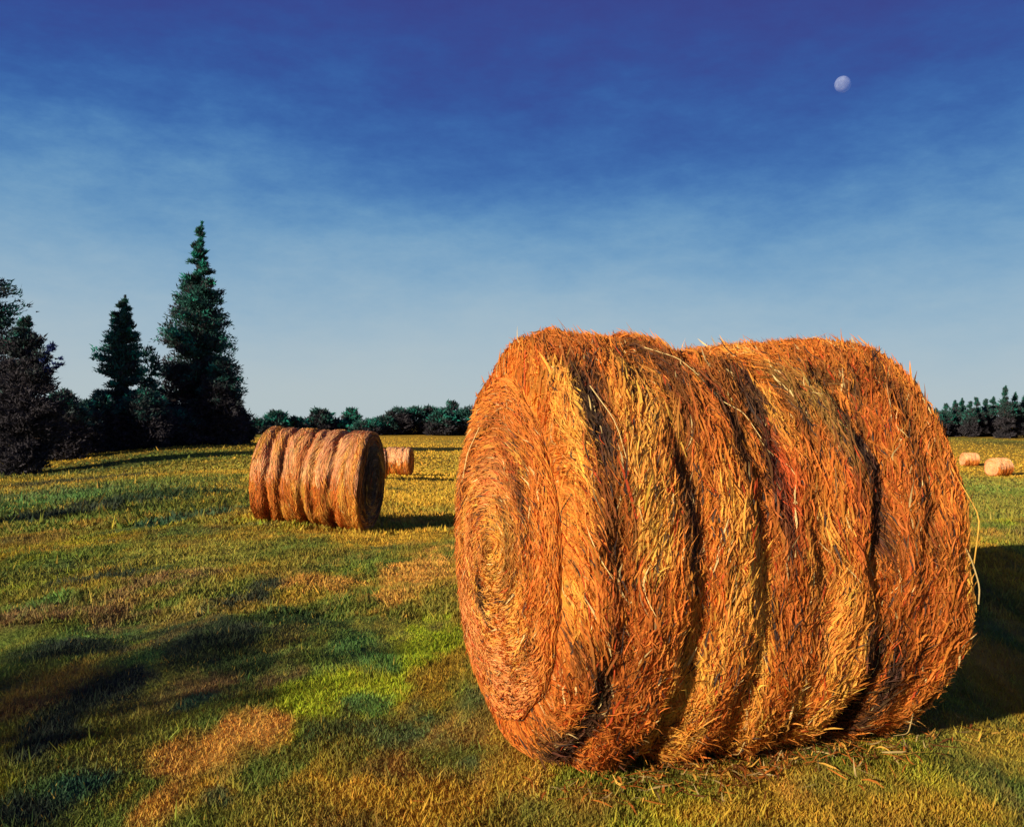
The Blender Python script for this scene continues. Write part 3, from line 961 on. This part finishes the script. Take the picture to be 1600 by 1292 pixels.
# woods at the far side of the field
G3 = 'trees along the far edge of the field'
ctr = [(404, 678, 655, 14, 'c'), (432, 678, 641, 17, 'c'), (462, 678, 652, 18, 'c'), (500, 678, 638, 21, 'c'), (528, 678, 655, 14, 'c'), (549, 678, 637, 13, 'c'), (572, 678, 656, 20, 'c'),
       (600, 682, 650, 18, 'd'), (622, 682, 638, 19, 'd'), (648, 682, 636, 20, 'd'), (672, 682, 634, 18, 'd'), (705, 681, 627, 16, 'd'), (690, 681, 640, 20, 'd'), (730, 681, 636, 20, 'd'),
       (758, 681, 633, 20, 'd'), (790, 681, 638, 22, 'd')]
labs = {404: 'dark low tree just right of the tallest conifer', 432: 'tree with a flat leaning top above the left end of the ribbed bale',
        462: 'low dark tree above the left half of the ribbed bale', 500: 'blocky teal tree standing above the middle of the ribbed bale',
        528: 'low tree in the dip between the blocky teal tree and the spiky one', 549: 'spiky teal tree above the right part of the ribbed bale',
        572: 'low dark tree above the right end of the ribbed bale', 600: 'low tree where the far wood starts to rise, right of the ribbed bale',
        622: 'dark round-topped tree at the left shoulder of the central wood', 648: 'teal tree in the central wood, right of its dark shoulder',
        672: 'teal tree in the middle of the central wood', 705: 'highest round-topped tree of the central wood', 690: 'tree just left of the highest top of the central wood',
        730: 'teal tree of the central wood touching the huge bale', 758: 'far tree half behind the left edge of the huge bale', 790: 'far tree behind the huge bale'}
for k, (px, base, top, hw, kd) in enumerate(ctr):
    h = base - top
    dist = 165 + (k * 37 % 17)
    if px in (758, 790):
        pass
    top = top + 3
    tree_px('leafy_tree', labs[px], 'tree', G3, px, base, dist, top,
            [(top, hw * .3, hw * .3), (top + h * .12, hw * .75, hw * .7), (top + h * .35, hw, hw), (top + h * .75, hw * 1.15, hw * 1.15), (base, hw * 1.1, hw * 1.1)],
            leaf=.5, n_clump=170, per=20, seed=200 + k, split=.55 if px != 622 else 1.0, teal=1.0, hi=T_TEAL * .9, lo=T_MAR * .9, conifer=False, spread=.25)
rt = [(1440, 640, 14), (1462, 640, 12), (1478, 634, 11), (1492, 628, 10), (1503, 625, 8), (1516, 630, 8), (1526, 624, 8), (1540, 626, 9), (1552, 622, 9), (1571, 606, 9),
      (1586, 616, 10), (1602, 618, 11), (1618, 612, 11), (1636, 616, 12)]
rlab = ['far spruce behind the right rim of the huge bale', 'first low spruce right of the huge bale', 'low spruce second from the huge bale in the right wood',
        'pointed spruce third from the huge bale in the right wood', 'narrow spruce at the first small peak of the right wood', 'low spruce in the notch after the first small peak of the right wood',
        'narrow spruce at the second small peak of the right wood', 'spruce after the second small peak of the right wood', 'spruce just left of the tallest spruce of the right wood',
        'tallest spruce of the right wood, above the tiny tilted bale', 'spruce just right of the tallest spruce of the right wood', 'spruce cut by the right edge of the picture',
        'spruce beyond the right edge of the picture', 'outermost spruce beyond the right edge']
for k, (px, top, hw) in enumerate(rt):
    base = 684
    h = base - top
    dist = 142 + (k * 29 % 13) - (k > 8) * 6
    tree_px('spruce_tree', rlab[k], 'tree', 'spruces of the right wood', px, base, dist, top,
            [(top, 1, 1), (top + h * .12, hw * .35, hw * .35), (top + h * .3, hw * .95, hw * .95), (top + h * .55, hw * 1.4, hw * 1.4), (base, hw * 1.6, hw * 1.6)],
            leaf=.30, n_clump=620, per=12, seed=300 + k, split=.62, teal=.9, hi=T_TEAL * .8, spread=.2)

# a tree left of and behind the viewer: its crown shades the left foreground
xs_, ys_ = -14.0, -8.2
tree('leafy_tree', 'broadleaf tree outside the picture that shades the lower left grass', 'tree', None, (xs_, ys_, float(ground(xs_, ys_))), 5.6,
     [(.45, .5, .5), (.55, 1.7, 1.7), (.7, 2.1, 2.1), (.85, 1.8, 1.8), (1.0, .4, .4)],
     leaf=.16, n_clump=80, per=24, seed=400, split=.5, teal=.5, conifer=False, spread=.22, trunk_r=.02)

xs_, ys_ = -22.5, -1.0
tree('leafy_tree', 'slim broadleaf tree outside the picture, casting shade left of the ribbed bale', 'tree', None, (xs_, ys_, float(ground(xs_, ys_))), 6.6,
     [(.45, .5, .5), (.55, 1.5, 1.5), (.7, 1.9, 1.9), (.85, 1.3, 1.3), (1.0, .4, .4)],
     leaf=.2, n_clump=70, per=24, seed=401, split=.5, teal=.5, conifer=False, spread=.24, trunk_r=.02)

# ---------------------------------------------------------------- moon
def make_moon():
    px, py, D = 1318, 131, 900.0
    c = np.array([(px - 800) / F * D, D, CAMH - (py - HZ) / F * D])
    r = 12.5 / F * D
    nu, nv = 96, 64
    a = np.linspace(0, 2 * math.pi, nu, endpoint=False)
    b = np.linspace(1e-3, math.pi - 1e-3, nv)
    Bm, Am = np.meshgrid(b, a, indexing='ij')
    X, Y, Z = np.sin(Bm) * np.cos(Am), np.sin(Bm) * np.sin(Am), np.cos(Bm)
    X, Y, Z = X.ravel(), Y.ravel(), Z.ravel()
    m = fbm(X * 2 + 5, Y * 2 + 5, Z * 2 + 5, seed=77, octv=4)
    rr = r * (1 + .02 * (fbm(X * 6 + 5, Y * 6 + 5, Z * 6 + 5, seed=78, octv=3) - .5))
    k = smooth(.4, .6, m)[:, None]
    col = np.array([[.150, .165, .185]]) * (1 - k) + np.array([[.105, .118, .140]]) * k
    i, j = np.meshgrid(np.arange(nv - 1), np.arange(nu), indexing='ij')
    jn = (j + 1) % nu
    Fm = np.stack([i * nu + j, (i + 1) * nu + j, (i + 1) * nu + jn, i * nu + jn], -1).reshape(-1, 4)
    V = np.stack([X * rr, Y * rr, Z * rr], 1)
    mm = tint_mat('moon_dust', rough=1.0, spec=0.0, noise_scale=.3, amount=.12)
    # the air in front of the moon adds the blue of the sky to its light: its unlit part fades into the sky
    t = mm.node_tree
    b = t.nodes['Principled BSDF']
    tr = t.nodes.new('ShaderNodeBsdfTransparent')
    ad = t.nodes.new('ShaderNodeAddShader')
    t.links.new(b.outputs[0], ad.inputs[0]); t.links.new(tr.outputs[0], ad.inputs[1])
    ge = t.nodes.new('ShaderNodeNewGeometry')
    mx = t.nodes.new('ShaderNodeMixShader')
    t.links.new(ge.outputs['Backfacing'], mx.inputs[0])
    t.links.new(ad.outputs[0], mx.inputs[1]); t.links.new(tr.outputs[0], mx.inputs[2])
    t.links.new(mx.outputs[0], t.nodes['Material Output'].inputs['Surface'])
    o = build('moon', V, Fm, col, mm, None, True)
    o.location = c
    o['label'] = 'small pale nearly full moon in the dark blue sky above the huge bale'
    o['category'] = 'moon'


make_moon()
